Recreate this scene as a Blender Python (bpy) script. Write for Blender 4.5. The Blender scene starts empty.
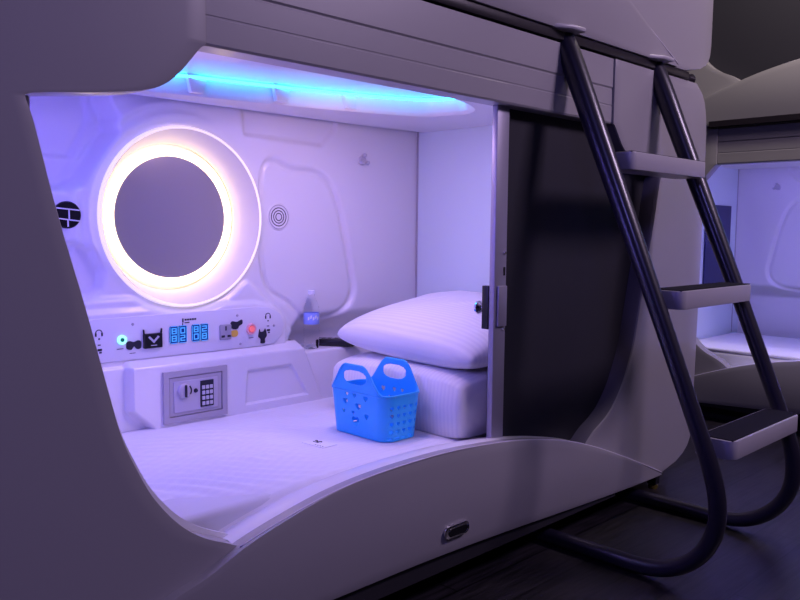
import bpy, bmesh, math, random
import numpy as np
from mathutils import Vector, Matrix
random.seed(4)
S = bpy.context.scene
COL = S.collection
PI = math.pi

# ------------------------------------------------------------------ materials
def mat(name, col, rough=.5, metal=0, coat=0, spec=.5, emit=None, estr=0, trans=0, alpha=1, bump=None, ior=1.45, sss=0):
    m = bpy.data.materials.new(name); m.use_nodes = True
    nt = m.node_tree; b = nt.nodes['Principled BSDF']
    b.inputs['Base Color'].default_value = (*col, 1)
    b.inputs['Roughness'].default_value = rough
    b.inputs['Metallic'].default_value = metal
    b.inputs['Coat Weight'].default_value = coat
    b.inputs['Coat Roughness'].default_value = .15
    b.inputs['Specular IOR Level'].default_value = spec
    b.inputs['Transmission Weight'].default_value = trans
    b.inputs['IOR'].default_value = ior
    if emit:
        b.inputs['Emission Color'].default_value = (*emit, 1); b.inputs['Emission Strength'].default_value = estr
    if sss:
        b.inputs['Subsurface Weight'].default_value = sss; b.inputs['Subsurface Radius'].default_value = (.02, .02, .02)
    if bump:
        sc, st, kind = bump
        tc = nt.nodes.new('ShaderNodeTexCoord'); bp = nt.nodes.new('ShaderNodeBump')
        bp.inputs['Strength'].default_value = st; bp.inputs['Distance'].default_value = .002
        if kind == 'noise':
            n = nt.nodes.new('ShaderNodeTexNoise'); n.inputs['Scale'].default_value = sc; n.inputs['Detail'].default_value = 3
            nt.links.new(tc.outputs['Object'], n.inputs['Vector']); nt.links.new(n.outputs['Fac'], bp.inputs['Height'])
        else:
            n = nt.nodes.new('ShaderNodeTexWave'); n.bands_direction = kind; n.inputs['Scale'].default_value = sc
            n.inputs['Distortion'].default_value = .3
            nt.links.new(tc.outputs['Object'], n.inputs['Vector']); nt.links.new(n.outputs['Fac'], bp.inputs['Height'])
        nt.links.new(bp.outputs['Normal'], b.inputs['Normal'])
    # faint surface variation keeps every material procedural
    tc = nt.nodes.new('ShaderNodeTexCoord'); n = nt.nodes.new('ShaderNodeTexNoise'); n.inputs['Scale'].default_value = 9
    mr = nt.nodes.new('ShaderNodeMapRange'); mr.inputs['To Min'].default_value = max(0, rough-.03); mr.inputs['To Max'].default_value = min(1, rough+.03)
    nt.links.new(tc.outputs['Object'], n.inputs['Vector']); nt.links.new(n.outputs['Fac'], mr.inputs['Value']); nt.links.new(mr.outputs['Result'], b.inputs['Roughness'])
    return m

def striped(name, c1, c2, scale, direction, rough=.8):
    m = mat(name, c1, rough, bump=(scale, .25, direction)); nt = m.node_tree; b = nt.nodes['Principled BSDF']
    tc = nt.nodes.new('ShaderNodeTexCoord'); w = nt.nodes.new('ShaderNodeTexWave'); w.bands_direction = direction
    w.inputs['Scale'].default_value = scale; w.inputs['Distortion'].default_value = .3
    r = nt.nodes.new('ShaderNodeValToRGB'); r.color_ramp.elements[0].color = (*c1, 1); r.color_ramp.elements[1].color = (*c2, 1)
    r.color_ramp.elements[0].position = .35; r.color_ramp.elements[1].position = .65
    nt.links.new(tc.outputs['Object'], w.inputs['Vector']); nt.links.new(w.outputs['Fac'], r.inputs['Fac']); nt.links.new(r.outputs['Color'], b.inputs['Base Color'])
    b.inputs['Sheen Weight'].default_value = .2
    return m

M = {}
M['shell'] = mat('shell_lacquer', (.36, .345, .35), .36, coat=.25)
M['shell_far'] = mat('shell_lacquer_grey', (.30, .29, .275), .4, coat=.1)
M['rim'] = mat('shell_edge', (.42, .40, .41), .3)
M['seam'] = mat('seam_gasket', (.13, .12, .13), .6)
M['edge'] = mat('edge_highlight', (.62, .58, .66), .3)
M['liner'] = mat('white_moulding', (.80, .79, .80), .3, coat=.3)
M['ceil'] = mat('white_ceiling_moulding', (.80, .79, .80), .35)
M['glass'] = mat('frosted_partition', (.70, .80, .84), .30)
M['dark'] = mat('dark_door_film', (.028, .027, .033), .62, spec=.3)
M['lining'] = mat('grey_door_lining', (.30, .30, .33), .5)
M['jamb'] = mat('door_jamb', (.13, .12, .15), .4)
M['alu'] = mat('brushed_aluminium', (.36, .34, .42), .45, metal=.4)
M['chrome'] = mat('chrome', (.8, .8, .82), .08, metal=1)
M['black'] = mat('black_plastic', (.008, .008, .010), .35)
M['track'] = mat('dark_track', (.02, .016, .02), .3)
M['tube'] = mat('tube_paint', (.016, .014, .026), .36, coat=.35)
M['tread'] = mat('tread_metal', (.42, .40, .43), .35)
M['grip'] = mat('tread_grip', (.010, .009, .018), .85, spec=.15, bump=(300, .5, 'noise'))
M['mirror'] = mat('mirror_glass', (.40, .375, .39), .25, metal=.3)
M['warm'] = mat('warm_light_ring', (1, .9, .75), .5, emit=(1, .75, .45), estr=3.3)
M['dish'] = mat('white_dish', (.82, .78, .73), .4)
M['rimglow'] = mat('rim_highlight_glow', (1, .93, .88), .4, emit=(1, .85, .78), estr=.55)  # faint emission added to draw the rim's bright outline all round
M['cyan'] = mat('cyan_light_strip', (.1, .5, 1), .5, emit=(.03, .42, 1), estr=8.5)
M['violet'] = mat('violet_light_strip', (.3, .2, 1), .5, emit=(.17, .11, 1), estr=20)
M['sheet'] = striped('bed_sheet_satin', (.80, .79, .81), (.78, .77, .80), 14, 'Y')
M['pillow'] = striped('pillow_satin', (.84, .83, .85), (.79, .78, .82), 16, 'X')
M['pillow2'] = striped('folded_duvet_satin', (.84, .83, .85), (.79, .78, .82), 20, 'Y')
M['core'] = mat('mattress_fabric', (.7, .7, .72), .9)
M['panel'] = mat('panel_plastic', (.74, .74, .80), .3)
M['safe'] = mat('safe_grey', (.42, .40, .44), .4)
M['safe2'] = mat('safe_face', (.50, .48, .55), .35)
M['key'] = mat('key_grey', (.55, .54, .6), .4)
M['blue'] = mat('blue_basket_plastic', (.03, .45, 1.0), .35, sss=.2, coat=.2)
M['navy'] = mat('display_navy', (.01, .05, .25), .2)
M['digit'] = mat('display_digit', (.08, .45, .9), .4, emit=(.15, .7, 1), estr=.35)
M['green'] = mat('power_light', (.3, 1, .8), .4, emit=(.3, 1, .8), estr=1.3)
M['green_core'] = mat('power_core', (.02, .25, .15), .4)
M['red'] = mat('red_button', (.9, .22, .20), .4, emit=(1, .15, .12), estr=.35)
M['ink'] = mat('printed_ink', (.015, .015, .03), .6)
M['grey_socket'] = mat('socket_grey', (.36, .36, .40), .4)
M['yellow'] = mat('yellow_sticker', (.75, .48, .08), .5)
M['paper'] = mat('white_card', (.82, .82, .84), .6)
M['silver_ink'] = mat('silver_ink', (.5, .5, .58), .4)
M['pet'] = mat('clear_bottle', (.97, .98, 1), .03, trans=1, ior=1.06)
M['label'] = mat('bottle_label', (.30, .40, .90), .4)
M['cap'] = mat('bottle_cap', (.75, .76, .85), .4)
M['brass'] = mat('brass_foot', (.6, .45, .1), .3, metal=1)
M['chassis'] = mat('pod_underframe', (.022, .020, .024), .6)
M['bluescreen'] = mat('dark_blue_panel', (.012, .015, .10), .3)
M['wallm'] = mat('dark_room_wall', (.06, .055, .06), .7, bump=(40, .2, 'noise'))
M['ceilm'] = mat('dark_room_ceiling', (.04, .038, .04), .8)

def floor_mat():
    m = mat('dark_wood_floor', (.03, .025, .03), .4); nt = m.node_tree; b = nt.nodes['Principled BSDF']
    tc = nt.nodes.new('ShaderNodeTexCoord'); mp = nt.nodes.new('ShaderNodeMapping'); mp.inputs['Scale'].default_value = (1.2, 12, 1)
    n = nt.nodes.new('ShaderNodeTexNoise'); n.inputs['Scale'].default_value = 5; n.inputs['Detail'].default_value = 6
    br = nt.nodes.new('ShaderNodeTexBrick'); br.inputs['Scale'].default_value = 1; br.inputs['Brick Width'].default_value = 1.2; br.inputs['Row Height'].default_value = .15
    br.inputs['Mortar Size'].default_value = .003; br.inputs['Color1'].default_value = (.9, .9, .9, 1); br.inputs['Color2'].default_value = (.55, .55, .55, 1); br.inputs['Mortar'].default_value = (.1, .1, .1, 1)
    r = nt.nodes.new('ShaderNodeValToRGB'); r.color_ramp.elements[0].color = (.008, .007, .008, 1); r.color_ramp.elements[1].color = (.034, .029, .034, 1)
    r.color_ramp.elements[0].position = .3; r.color_ramp.elements[1].position = .7
    mx = nt.nodes.new('ShaderNodeMixRGB'); mx.blend_type = 'MULTIPLY'; mx.inputs['Fac'].default_value = 1
    L = nt.links.new
    L(tc.outputs['Object'], mp.inputs['Vector']); L(mp.outputs['Vector'], n.inputs['Vector']); L(tc.outputs['Object'], br.inputs['Vector'])
    L(n.outputs['Fac'], r.inputs['Fac']); L(r.outputs['Color'], mx.inputs[1]); L(br.outputs['Color'], mx.inputs[2]); L(mx.outputs[0], b.inputs['Base Color'])
    bp = nt.nodes.new('ShaderNodeBump'); bp.inputs['Strength'].default_value = .3; bp.inputs['Distance'].default_value = .003
    L(n.outputs['Fac'], bp.inputs['Height']); L(bp.outputs['Normal'], b.inputs['Normal'])
    return m
M['floor'] = floor_mat()

# ------------------------------------------------------------------ helpers
def thing(name, label, cat, loc=(0, 0, 0), group=None):
    o = bpy.data.objects.new(name, None); COL.objects.link(o); o.location = loc
    o.empty_display_size = .1
    o['label'] = label; o['category'] = cat
    if group: o['group'] = group
    return o
def tag(o, label, cat, group=None):
    o['label'] = label; o['category'] = cat
    if group: o['group'] = group
    return o
def wloc(p):
    v = Vector((0, 0, 0))
    while p is not None: v += p.location; p = p.parent
    return v
def mk(name, V, F, m, parent=None, smooth=False, TF=None, loc=None, sol=None, bev=None, merge=True, autosmooth=None):
    """V are world coordinates; the object keeps them relative to its parents (no rotations used)."""
    if TF: V = [TF(*v) for v in V]
    off = wloc(parent) if parent is not None else Vector((0, 0, 0))
    if loc is not None: off = off + (Vector(loc) - off)
    me = bpy.data.meshes.new(name)
    bm = bmesh.new()
    vs = [bm.verts.new(Vector(v) - off) for v in V]
    for f in F:
        try: bm.faces.new([vs[i] for i in f])
        except ValueError: pass
    if merge: bmesh.ops.remove_doubles(bm, verts=bm.verts, dist=1e-5)
    bmesh.ops.recalc_face_normals(bm, faces=bm.faces)
    if bev:
        w, seg = bev
        es = [e for e in bm.edges if len(e.link_faces) == 2 and e.calc_face_angle(0) > math.radians(28)]
        bmesh.ops.bevel(bm, geom=es, offset=w, segments=seg, profile=.5, affect='EDGES', clamp_overlap=True)
    for f in bm.faces: f.smooth = bool(smooth or bev)
    bm.to_mesh(me); bm.free()
    if bev or autosmooth:
        try: me.set_sharp_from_angle(angle=math.radians(40))
        except Exception: pass
    me.materials.append(m)
    o = bpy.data.objects.new(name, me); COL.objects.link(o)
    if parent is not None: o.parent = parent
    if loc is not None: o.location = Vector(loc) - (wloc(parent) if parent is not None else Vector((0, 0, 0)))
    if sol:
        md = o.modifiers.new('thickness', 'SOLIDIFY'); md.thickness = abs(sol); md.offset = 1 if sol < 0 else -1
    return o
def boxVF(x0, x1, y0, y1, z0, z1):
    V = [(x, y, z) for x in (x0, x1) for y in (y0, y1) for z in (z0, z1)]
    F = [(0, 1, 3, 2), (4, 6, 7, 5), (0, 4, 5, 1), (2, 3, 7, 6), (0, 2, 6, 4), (1, 5, 7, 3)]
    return V, F
def box(name, x0, x1, y0, y1, z0, z1, m, parent=None, bev=None, TF=None, loc=None):
    V, F = boxVF(x0, x1, y0, y1, z0, z1)
    return mk(name, V, F, m, parent, TF=TF, bev=bev, loc=loc)
def join(*vf):
    V, F = [], []
    for v, f in vf:
        n = len(V); V += list(v); F += [tuple(i+n for i in q) for q in f]
    return V, F
def prismVF(pts, y0, y1, ax=1):
    """polygon pts=(a,b) extruded along axis ax."""
    def P(a, b, c):
        return (a, c, b) if ax == 1 else ((c, a, b) if ax == 0 else (a, b, c))
    n = len(pts)
    V = [P(a, b, y0) for a, b in pts] + [P(a, b, y1) for a, b in pts]
    F = [tuple(range(n)), tuple(range(2*n-1, n-1, -1))] + [(i, (i+1) % n, n+(i+1) % n, n+i) for i in range(n)]
    return V, F
def circ(cx, cy, r, n=32, ry=None):
    ry = ry or r
    return [(cx+r*math.cos(2*PI*i/n), cy+ry*math.sin(2*PI*i/n)) for i in range(n)]
def rrect(x0, x1, z0, z1, r, n=6):
    out = []
    for cx, cz, a in ((x1-r, z1-r, 0), (x0+r, z1-r, 90), (x0+r, z0+r, 180), (x1-r, z0+r, 270)):
        for k in range(n+1):
            t = math.radians(a+90*k/n); out.append((cx+r*math.cos(t), cz+r*math.sin(t)))
    return out
def catmull(P, n=8, closed=False):
    P = [np.array(p, float) for p in P]; out = []
    N = len(P); rng = range(N if closed else N-1)
    for i in rng:
        if closed: a, b, c, d = P[i-1], P[i], P[(i+1) % N], P[(i+2) % N]
        else: a, b, c, d = P[max(i-1, 0)], P[i], P[i+1], P[min(i+2, N-1)]
        for k in range(n):
            t = k/n
            out.append(tuple(.5*((2*b)+(-a+c)*t+(2*a-5*b+4*c-d)*t*t+(-a+3*b-3*c+d)*t**3)))
    if not closed: out.append(tuple(P[-1]))
    return out
def tubeVF(path, r, n=20, closed=False, caps=True):
    path = [Vector(p) for p in path]; N = len(path); V = []; F = []
    up = None
    for i, p in enumerate(path):
        if closed: t = (path[(i+1) % N]-path[i-1]).normalized()
        else: t = (path[min(i+1, N-1)]-path[max(i-1, 0)]).normalized()
        if up is None:
            up = Vector((0, 0, 1)) if abs(t.z) < .9 else Vector((1, 0, 0))
        up = (up-t*up.dot(t)).normalized(); s = t.cross(up)
        rr = r[i] if isinstance(r, (list, tuple)) else r
        for k in range(n):
            a = 2*PI*k/n; V.append(tuple(p+up*math.cos(a)*rr+s*math.sin(a)*rr))
    for i in range(N if closed else N-1):
        j = (i+1) % N
        for k in range(n): F.append((i*n+k, i*n+(k+1) % n, j*n+(k+1) % n, j*n+k))
    if caps and not closed: F += [tuple(range(n-1, -1, -1)), tuple(range((N-1)*n, N*n))]
    return V, F
def latheVF(prof, origin, axis='Z', n=32):
    """prof = (radius, height) along axis."""
    V = []; F = []; O = Vector(origin)
    for r, h in prof:
        for k in range(n):
            a = 2*PI*k/n; c, s = r*math.cos(a), r*math.sin(a)
            d = {'Z': (c, s, h), 'Y': (c, h, s), 'X': (h, c, s)}[axis]
            V.append(tuple(O+Vector(d)))
    for i in range(len(prof)-1):
        for k in range(n): F.append((i*n+k, i*n+(k+1) % n, (i+1)*n+(k+1) % n, (i+1)*n+k))
    if prof[0][0] > 1e-6: F.append(tuple(range(n-1, -1, -1)))
    if prof[-1][0] > 1e-6: F.append(tuple(range((len(prof)-1)*n, len(prof)*n)))
    return V, F
def sm(t): t = np.clip(t, 0, 1); return t*t*(3-2*t)
def sdpoly(X, Z, poly):
    """signed distance to polygon, positive inside"""
    d = np.full(X.shape, 1e9); ins = np.zeros(X.shape, bool); n = len(poly)
    for i in range(n):
        ax, az = poly[i]; bx, bz = poly[(i+1) % n]
        ex, ez = bx-ax, bz-az; wx, wz = X-ax, Z-az
        t = np.clip((wx*ex+wz*ez)/(ex*ex+ez*ez+1e-12), 0, 1)
        d = np.minimum(d, np.hypot(wx-ex*t, wz-ez*t))
        c = ((az > Z) != (bz > Z)) & (X < (bx-ax)*(Z-az)/(bz-az+1e-12)+ax)
        ins ^= c
    return np.where(ins, d, -d)
def gridVF(X, Y, Z, keep=None):
    nu, nv = X.shape
    V = [(float(X[i, j]), float(Y[i, j]), float(Z[i, j])) for i in range(nu) for j in range(nv)]
    F = [(i*nv+j, (i+1)*nv+j, (i+1)*nv+j+1, i*nv+j+1) for i in range(nu-1) for j in range(nv-1) if keep is None or keep[i, j]]
    return V, F

# ------------------------------------------------------------------ front shell of a sleeping capsule
OPEN = [(1.075, .318), (1.012, .364), (.928, .405), (.866, .452), (.808, .522), (.771, .590), (.739, .664), (.713, .760), (.669, .937), (.619, 1.122), (.580, 1.290), (.567, 1.332)]
NOTCH = [(.567, 1.332), (.580, 1.345), (.707, 1.362), (.800, 1.378), (.846, 1.396), (.881, 1.425), (.908, 1.456), (.930, 1.482), (.944, 1.492)]
ARCH = [(1.012, .364), (1.135, .398), (1.293, .430), (1.47, .446), (1.70, .450), (1.90, .440), (2.104, .419), (2.337, .375), (2.548, .312), (2.817, .212), (3.08, .105)]
CX = 1.785
def end_x(z, zb):
    """outline of the rounded end of the shell"""
    h = z-zb
    x = 3.435 - .05*max(0, (1.1-h))/1.1
    if h < .17: x -= .20*(1-math.sqrt(max(0, 1-((.17-h)/.17)**2))) + .10*((.17-h)/.17)**3
    if h > 1.40: x -= .155*(1-math.sqrt(max(0, 1-((h-1.40)/.21)**2)))
    return x
def yend(x):
    d = max(0, abs(x-CX)-1.50); return .9*d*d
def shell(root, dz, zt, far=False, TF=None, arch_dz=0, archpts=None, ex_add=0):
    sh = M['shell_far'] if far else M['shell']; zb = .095+dz
    for side in (-1, 1):
        pts = catmull(OPEN, 5)[:-1]+catmull(NOTCH, 5)
        low = [(1.075, zb+(.318+dz-zb)*t) for t in np.linspace(0, 1, 10)[:-1]]
        rows = low+[(x, z+dz) for x, z in pts]+[(.944, z) for z in np.linspace(1.50+dz, zt, 8)]
        m = 26; V = []; F = []
        ex = [end_x(z, zb)+ex_add-CX for _, z in rows]
        for (x, z), e in zip(rows, ex):
            xe = CX-e if side < 0 else CX+e
            xi = x if side < 0 else 2*CX-x
            for j in range(m):
                t = j/(m-1); t = 1-(1-t)**1.6
                xx = xi+(xe-xi)*t; V.append((xx, yend(xx), z))
        for i in range(len(rows)-1):
            for j in range(m-1):
                a = i*m+j; F.append((a, a+1, a+m+1, a+m) if side < 0 else (a, a+m, a+m+1, a+1))
        # thickness: second skin 70 mm behind, closed along the border
        n = len(V); V2 = [(x, y+.07, z) for x, y, z in V]; F2 = [tuple(reversed([q+n for q in f])) for f in F]
        R = len(rows)
        border = [i*m for i in range(R)]+[(R-1)*m+j for j in range(1, m)]+[i*m+m-1 for i in range(R-2, -1, -1)]+[j for j in range(m-2, 0, -1)]
        F3 = [(border[k], border[(k+1) % len(border)], border[(k+1) % len(border)]+n, border[k]+n) for k in range(len(border))]
        mk('side_panel', V+V2, F+F2+F3, sh, root, TF=TF, bev=(.003, 2))
    # header panel with stepped grooves
    x0, x1 = .9475, 2*CX-.9475
    prof = [(.07, 1.492), (.012, 1.492), (.008, 1.498), (.008, 1.552), (.0095, 1.554), (.0095, 1.557), (.0083, 1.559), (.0083, 1.612), (.0100, 1.614), (.0100, 1.617), (.006, 1.622), (.006, zt-dz), (.07, zt-dz)]
    V, F = prismVF([(y, z+dz) for y, z in prof], x0, x1, ax=0)
    mk('header_panel', V, F, sh, root, TF=TF)
    # vertical filler strips at the seams
    for xx in (.942, 2*CX-.954):
        box('seam_strip', xx, xx+.012, .012, .06, 1.50+dz, zt, M['seam'], root, TF=TF)
    # arched lower panel
    A = archpts or ARCH
    c = catmull(A, 8)
    left = [(CX*2-x, z) for x, z in reversed(A) if x > 2.6]
    left = [(.47, .095)]+[(.816, .270)]
    c = catmull([(.45, .13), (.64, .225), (.816, .296), (.92, .327)]+list(A), 8)
    c = [(x, max(z, .096)) for x, z in c if x < 3.10]
    nz = 10; X = []; Y = []; Z = []
    for x, z in c:
        zt_ = z+dz+arch_dz
        zl = min(zb+(.055 if dz == 0 else 0)*float(sm(np.array((3.1-x)/1.6))), zt_-.005); col = np.linspace(zl, zt_, nz)
        X.append([x]*nz); Z.append(list(col))
        Y.append([-.012-.020*math.sin(PI*min(1, max(0, (q-zb)/(.36))))*sm(np.array((zt_-zb)/.3)).item() + yend(x) for q in col])
    X, Y, Z = map(np.array, (X, Y, Z))
    V, F = gridVF(X, Y, Z); n = len(V); R = len(c)
    V2 = [(x, max(y+.035, .02), z) for x, y, z in V]
    border = [i*nz for i in range(R)]+[(R-1)*nz+j for j in range(1, nz)]+[i*nz+nz-1 for i in range(R-2, -1, -1)]+[j for j in range(nz-2, 0, -1)]
    F3 = [(border[k], border[(k+1) % len(border)], border[(k+1) % len(border)]+n, border[k]+n) for k in range(len(border))]
    lp = mk('arched_lower_panel', V+V2, F+[tuple(reversed([q+n for q in f])) for f in F]+F3, sh, root, TF=TF, bev=(.004, 2))
    if dz == 0: box('kick_skirt', .60, 2.72, -.004, .012, zb-.008, zb+.070, M['chassis'], root, TF=TF)
    V, F = tubeVF([(x, -.013+yend(x), z+dz+.0005) for x, z in c if x > 1.0], .0022, 8)
    mk('edge_highlight', V, F, M['edge'], lp, TF=TF, smooth=True)  # pale bead paints the bright highlight line along the arch
    if not far and dz == 0:
        L = catmull(OPEN[1:], 5); V = []
        for x, z in L: V += [(x-.004, .066, z), (x+.028, .068, z+.0), (x+.028, .078, z)]
        n = len(L); mk('opening_trim', V, [(i*3+k, i*3+k+1, i*3+3+k+1, i*3+3+k) for i in range(n-1) for k in range(2)], M['liner'], root, TF=TF, merge=False)
    return sh

def inner_lip(root, dz, TF=None):
    """soft ledge between the arch's edge and the mattress"""
    c = [p for p in catmull(ARCH, 8) if p[0] < 2.75]
    rows = []
    prof = [(.012, -.002), (.04, .002), (.08, -.004), (.115, -.018), (.130, -.045), (.135, -.10), (.135, -.30)]
    X = np.array([[x]*len(prof) for x, z in c]); Y = np.array([[y for y, _ in prof] for _ in c])
    Z = np.array([[max(z+dz+q, .10+dz) for _, q in prof] for x, z in c])
    V, F = gridVF(X, Y, Z)
    mk('inner_ledge', V, F, M['liner'], root, TF=TF, smooth=True)

RX = [(1.124, .315), (1.281, .275), (1.516, .232), (1.761, .215), (1.944, .232), (2.102, .268), (2.26, .345), (2.325, .44), (2.31, .52), (2.25, .625), (1.95, .735), (1.658, .81), (1.373, .865), (1.15, .90), (.98, .86), (.90, .72), (.90, .52), (.98, .38)]
def mirror_hole(X, Z): return np.hypot(X-1.464, Z-1.137)

def liner(root, xe, TF=None, fx=0, hole=True, xs=.60):
    """moulded interior: back wall relief, ceiling with light recess, end walls"""
    nx = int((xe-xs)/.0085); nz = 138
    X, Z = np.meshgrid(np.linspace(xs, xe, nx), np.linspace(.40, 1.60, nz), indexing='ij')
    Xf = X-fx
    y = np.full(X.shape, 1.0)
    def ins(poly, depth, s):
        nonlocal y; y = y+depth*sm((sdpoly(Xf, Z, poly)+s/2)/s)
    ins([(.2, 1.64), (1.175, 1.64), (1.19, 1.51), (1.215, 1.46), (1.21, 1.41), (1.175, 1.355), (1.13, 1.29), (1.10, 1.24), (1.05, 1.222), (.2, 1.222)], .085, .035)
    ins([(.2, 1.64), (1.135, 1.64), (1.16, 1.45), (1.10, 1.327), (.2, 1.322)], .014, .012)
    ins([(.2, 1.05), (1.08, 1.05), (1.13, 1.02), (1.165, .95), (1.16, .90), (1.10, .862), (.2, .862)], .034, .02)
    r = mirror_hole(Xf, Z)
    side = sm((1.60-Xf)/.2)*sm((Z-.93)/.12)
    y = y-side*.011*np.exp(-((r-.350)/.014)**2)-side*.010*np.exp(-((r-.395)/.014)**2)
    G = catmull([(1.80, 1.332), (1.95, 1.333), (2.055, 1.328), (2.13, 1.29), (2.18, 1.20), (2.215, 1.08), (2.248, .93), (2.262, .85), (2.235, .785), (2.16, .745), (2.02, .735), (1.93, .80), (1.80, .92)], 5, True)
    d = sdpoly(Xf, Z, G)
    y = y+.012*sm((d+.006)/.014)+.014*np.exp(-(d/.009)**2)
    d = sdpoly(Xf, Z, [(1.70, 1.62), (1.715, 1.447), (2.09, 1.434), (2.155, 1.50), (2.17, 1.62)])
    y = y+.012*sm((d+.005)/.012)
    d = sdpoly(Xf, Z, [(.2, .865), (1.60, .865), (1.72, .905), (1.86, .785), (1.93, .70), (1.93, .5), (.2, .5)])
    y = y-.016*sm((d+.008)/.016)
    d = sdpoly(Xf, Z, [(.2, .60), (.2, .825), (1.74, .825), (1.84, .80), (1.885, .745), (1.885, .60)])
    y = y-.013*sm((d+.006)/.012)
    ins([(1.94, .3), (1.94, .66), (1.985, .715), (3.6, .715), (3.6, .3)], .10, .10)
    keep = None
    if hole:
        y = 1.0+(y-1.0)*sm((r-.322)/.03)
        rc = mirror_hole((X[:-1, :-1]+X[1:, 1:])/2-fx, (Z[:-1, :-1]+Z[1:, 1:])/2); keep = rc > .306
    V, F = gridVF(X, y, Z, keep)
    back = mk('moulded_back_wall', V, F, M['liner'], root, TF=TF, smooth=True)
    # ceiling slab with recess
    box('ceiling_margin', xs, xe, .93, 1.07, 1.585, 1.60, M['ceil'], root, TF=TF)
    V, F = tubeVF([(xs+.01, .957, 1.5385), (xe-.25, .957, 1.5385), (xe-.01, .957, 1.541)], .007, 10)
    mk('ceiling_edge', V, F, M['ceil'], root, TF=TF, smooth=True)
    inner = catmull(RX, 4, True); n = len(inner); cx, cy = 1.55, .55
    ox0, ox1, oy0, oy1 = xs, xe, .068, .955
    outer = []
    for x, yv in inner:
        dx, dy = x-cx, yv-cy; t = 1e9
        if dx > 1e-9: t = min(t, (ox1-cx)/dx)
        if dx < -1e-9: t = min(t, (ox0-cx)/dx)
        if dy > 1e-9: t = min(t, (oy1-cy)/dy)
        if dy < -1e-9: t = min(t, (oy0-cy)/dy)
        outer.append((cx+dx*t, cy+dy*t))
    for cor in ((ox0, oy0), (ox1, oy0), (ox1, oy1), (ox0, oy1)):
        k = min(range(n), key=lambda i: math.hypot(outer[i][0]-cor[0], outer[i][1]-cor[1])); outer[k] = cor
    lo, hi = 1.535, 1.625
    inner2 = [(cx+(x-cx)*.985, cy+(yv-cy)*.985) for x, yv in inner]
    loops = [[(x, q, hi) for x, q in outer], [(x, q, lo) for x, q in outer], [(x, q, lo) for x, q in inner], [(x+(a-x)*.4, q+(b-q)*.4, lo+.004) for (x, q), (a, b) in zip(inner, inner2)], [(x, q, lo+.012) for x, q in inner2], [(x, q, hi) for x, q in inner2], [(cx, cy, hi)]*n]
    V = [p for l in loops for p in l]
    F = [(a*n+i, a*n+(i+1) % n, (a+1)*n+(i+1) % n, (a+1)*n+i) for a in range(len(loops)-1) for i in range(n)]
    mk('moulded_ceiling', V, F, M['ceil'], root, TF=TF, autosmooth=True, smooth=True)
    # plateau panel closing the recess, lit along its edge
    pl = [(cx+(x-cx)*.975, cy+(yv-cy)*.95) for x, yv in inner]
    V, F = prismVF(pl, 1.602, 1.616, ax=2)
    mk('ceiling_plateau', V, F, M['ceil'], root, TF=TF, bev=(.003, 2))
    for bx in (1.17, 1.42, 1.72, 1.99):
        i = min(range(n), key=lambda k: abs(inner[k][0]-bx)+(1 if inner[k][1] < .5 else 0))
        yo = inner[i][1]-.002
        V, F = prismVF([(bx-.024, 1.542), (bx+.024, 1.542), (bx+.038, 1.602), (bx-.038, 1.602)], yo-.022, yo)
        mk('bracket', V, F, M['ceil'], root, TF=TF, bev=(.004, 2))
    # end walls, behind the opening
    box('end_partition', xe, xe+.02, .084, 1.13, .38, 1.60, M['glass'], root, TF=TF)
    box('end_wall', xs-.02, xs, .072, 1.06, .38, 1.60, M['liner'], root, TF=TF)
    box('partition_joint', xe-.003, xe+.001, .990, .998, .42, 1.56, M['safe'], root, TF=TF)
    return inner, pl

def strips(root, inner, pl, TF=None, k=1):
    # light strip lying on the plateau's back edge inside the recess
    path = []
    for (x, y), (a, b) in zip(inner, pl):
        if y > .46 and x > .95: path.append((x-.03*(x-1.55)/.75, y-.030, 1.592))
    path.sort(key=lambda p: p[0])
    V, F = tubeVF(path, .005, 8)
    return mk('light_strip', V, F, M['cyan'], root, TF=TF)

def body(root, dz, zt, xe, TF=None):
    """closed box of the capsule behind its front"""
    V, F = join(boxVF(.20, 3.36, .085, 1.22, .10+dz, .14+dz), boxVF(.20, 3.36, 1.20, 1.24, .10+dz, zt), boxVF(.20, 3.36, .085, 1.24, zt-.04, zt),
                boxVF(.20, .24, .085, 1.24, .10+dz, zt), boxVF(3.32, 3.36, .085, 1.24, .10+dz, zt))
    mk('outer_casing', V, F, M['chassis'], root, TF=TF)

# ================================================================== the near capsule
pod = thing('sleeping_capsule', 'lit white sleeping capsule with grey front shell, large opening and ladder before it', 'capsule bed', (1.785, .5, 0))
ZT = 1.722
shell(pod, 0, ZT); inner_lip(pod, 0); body(pod, 0, ZT, 2.64)
inner, plt = liner(pod, 2.64)
strips(pod, inner, plt)
# underframe plinth + feet
V, F = join(boxVF(.35, 3.12, .10, 1.15, .05, .098))
mk('underframe', V, F, M['chassis'], pod)
for x, y in ((.6, .25), (3.17, .07), (.6, 1.0), (3.0, 1.0)):
    ft = box('foot', x-.018, x+.018, y-.02, y+.02, .018, .10, M['black'], pod, bev=(.003, 1))
    V, F = latheVF([(.019, 0), (.021, .004), (.021, .014), (.012, .018)], (x+.0, y, .0), 'Z', 16)
    mk('foot_pad', V, F, M['brass'], ft)
# side strip (violet) inside the left end of the capsule, behind the front panel
V, F = tubeVF([(.66, .16, 1.50), (.66, .9, 1.50)], .008, 8)
mk('light_strip', V, F, M['violet'], pod)
# jamb lining of the opening on the door side
jr = catmull([(2*CX-x, z) for x, z in OPEN+NOTCH[1:]], 5)
jr = [(x, z) for x, z in jr]
V = []; 
for x, z in jr: V += [(x-.001, .006, z), (x-.004, .012, z), (x-.006, .060, z), (x-.008, .080, z)]
n = len(jr); F = [(i*4+k, i*4+k+1, i*4+4+k+1, i*4+4+k) for i in range(n-1) for k in range(3)]
mk('door_jamb', V, F, M['jamb'], pod, smooth=True, autosmooth=True, merge=False)
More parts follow.
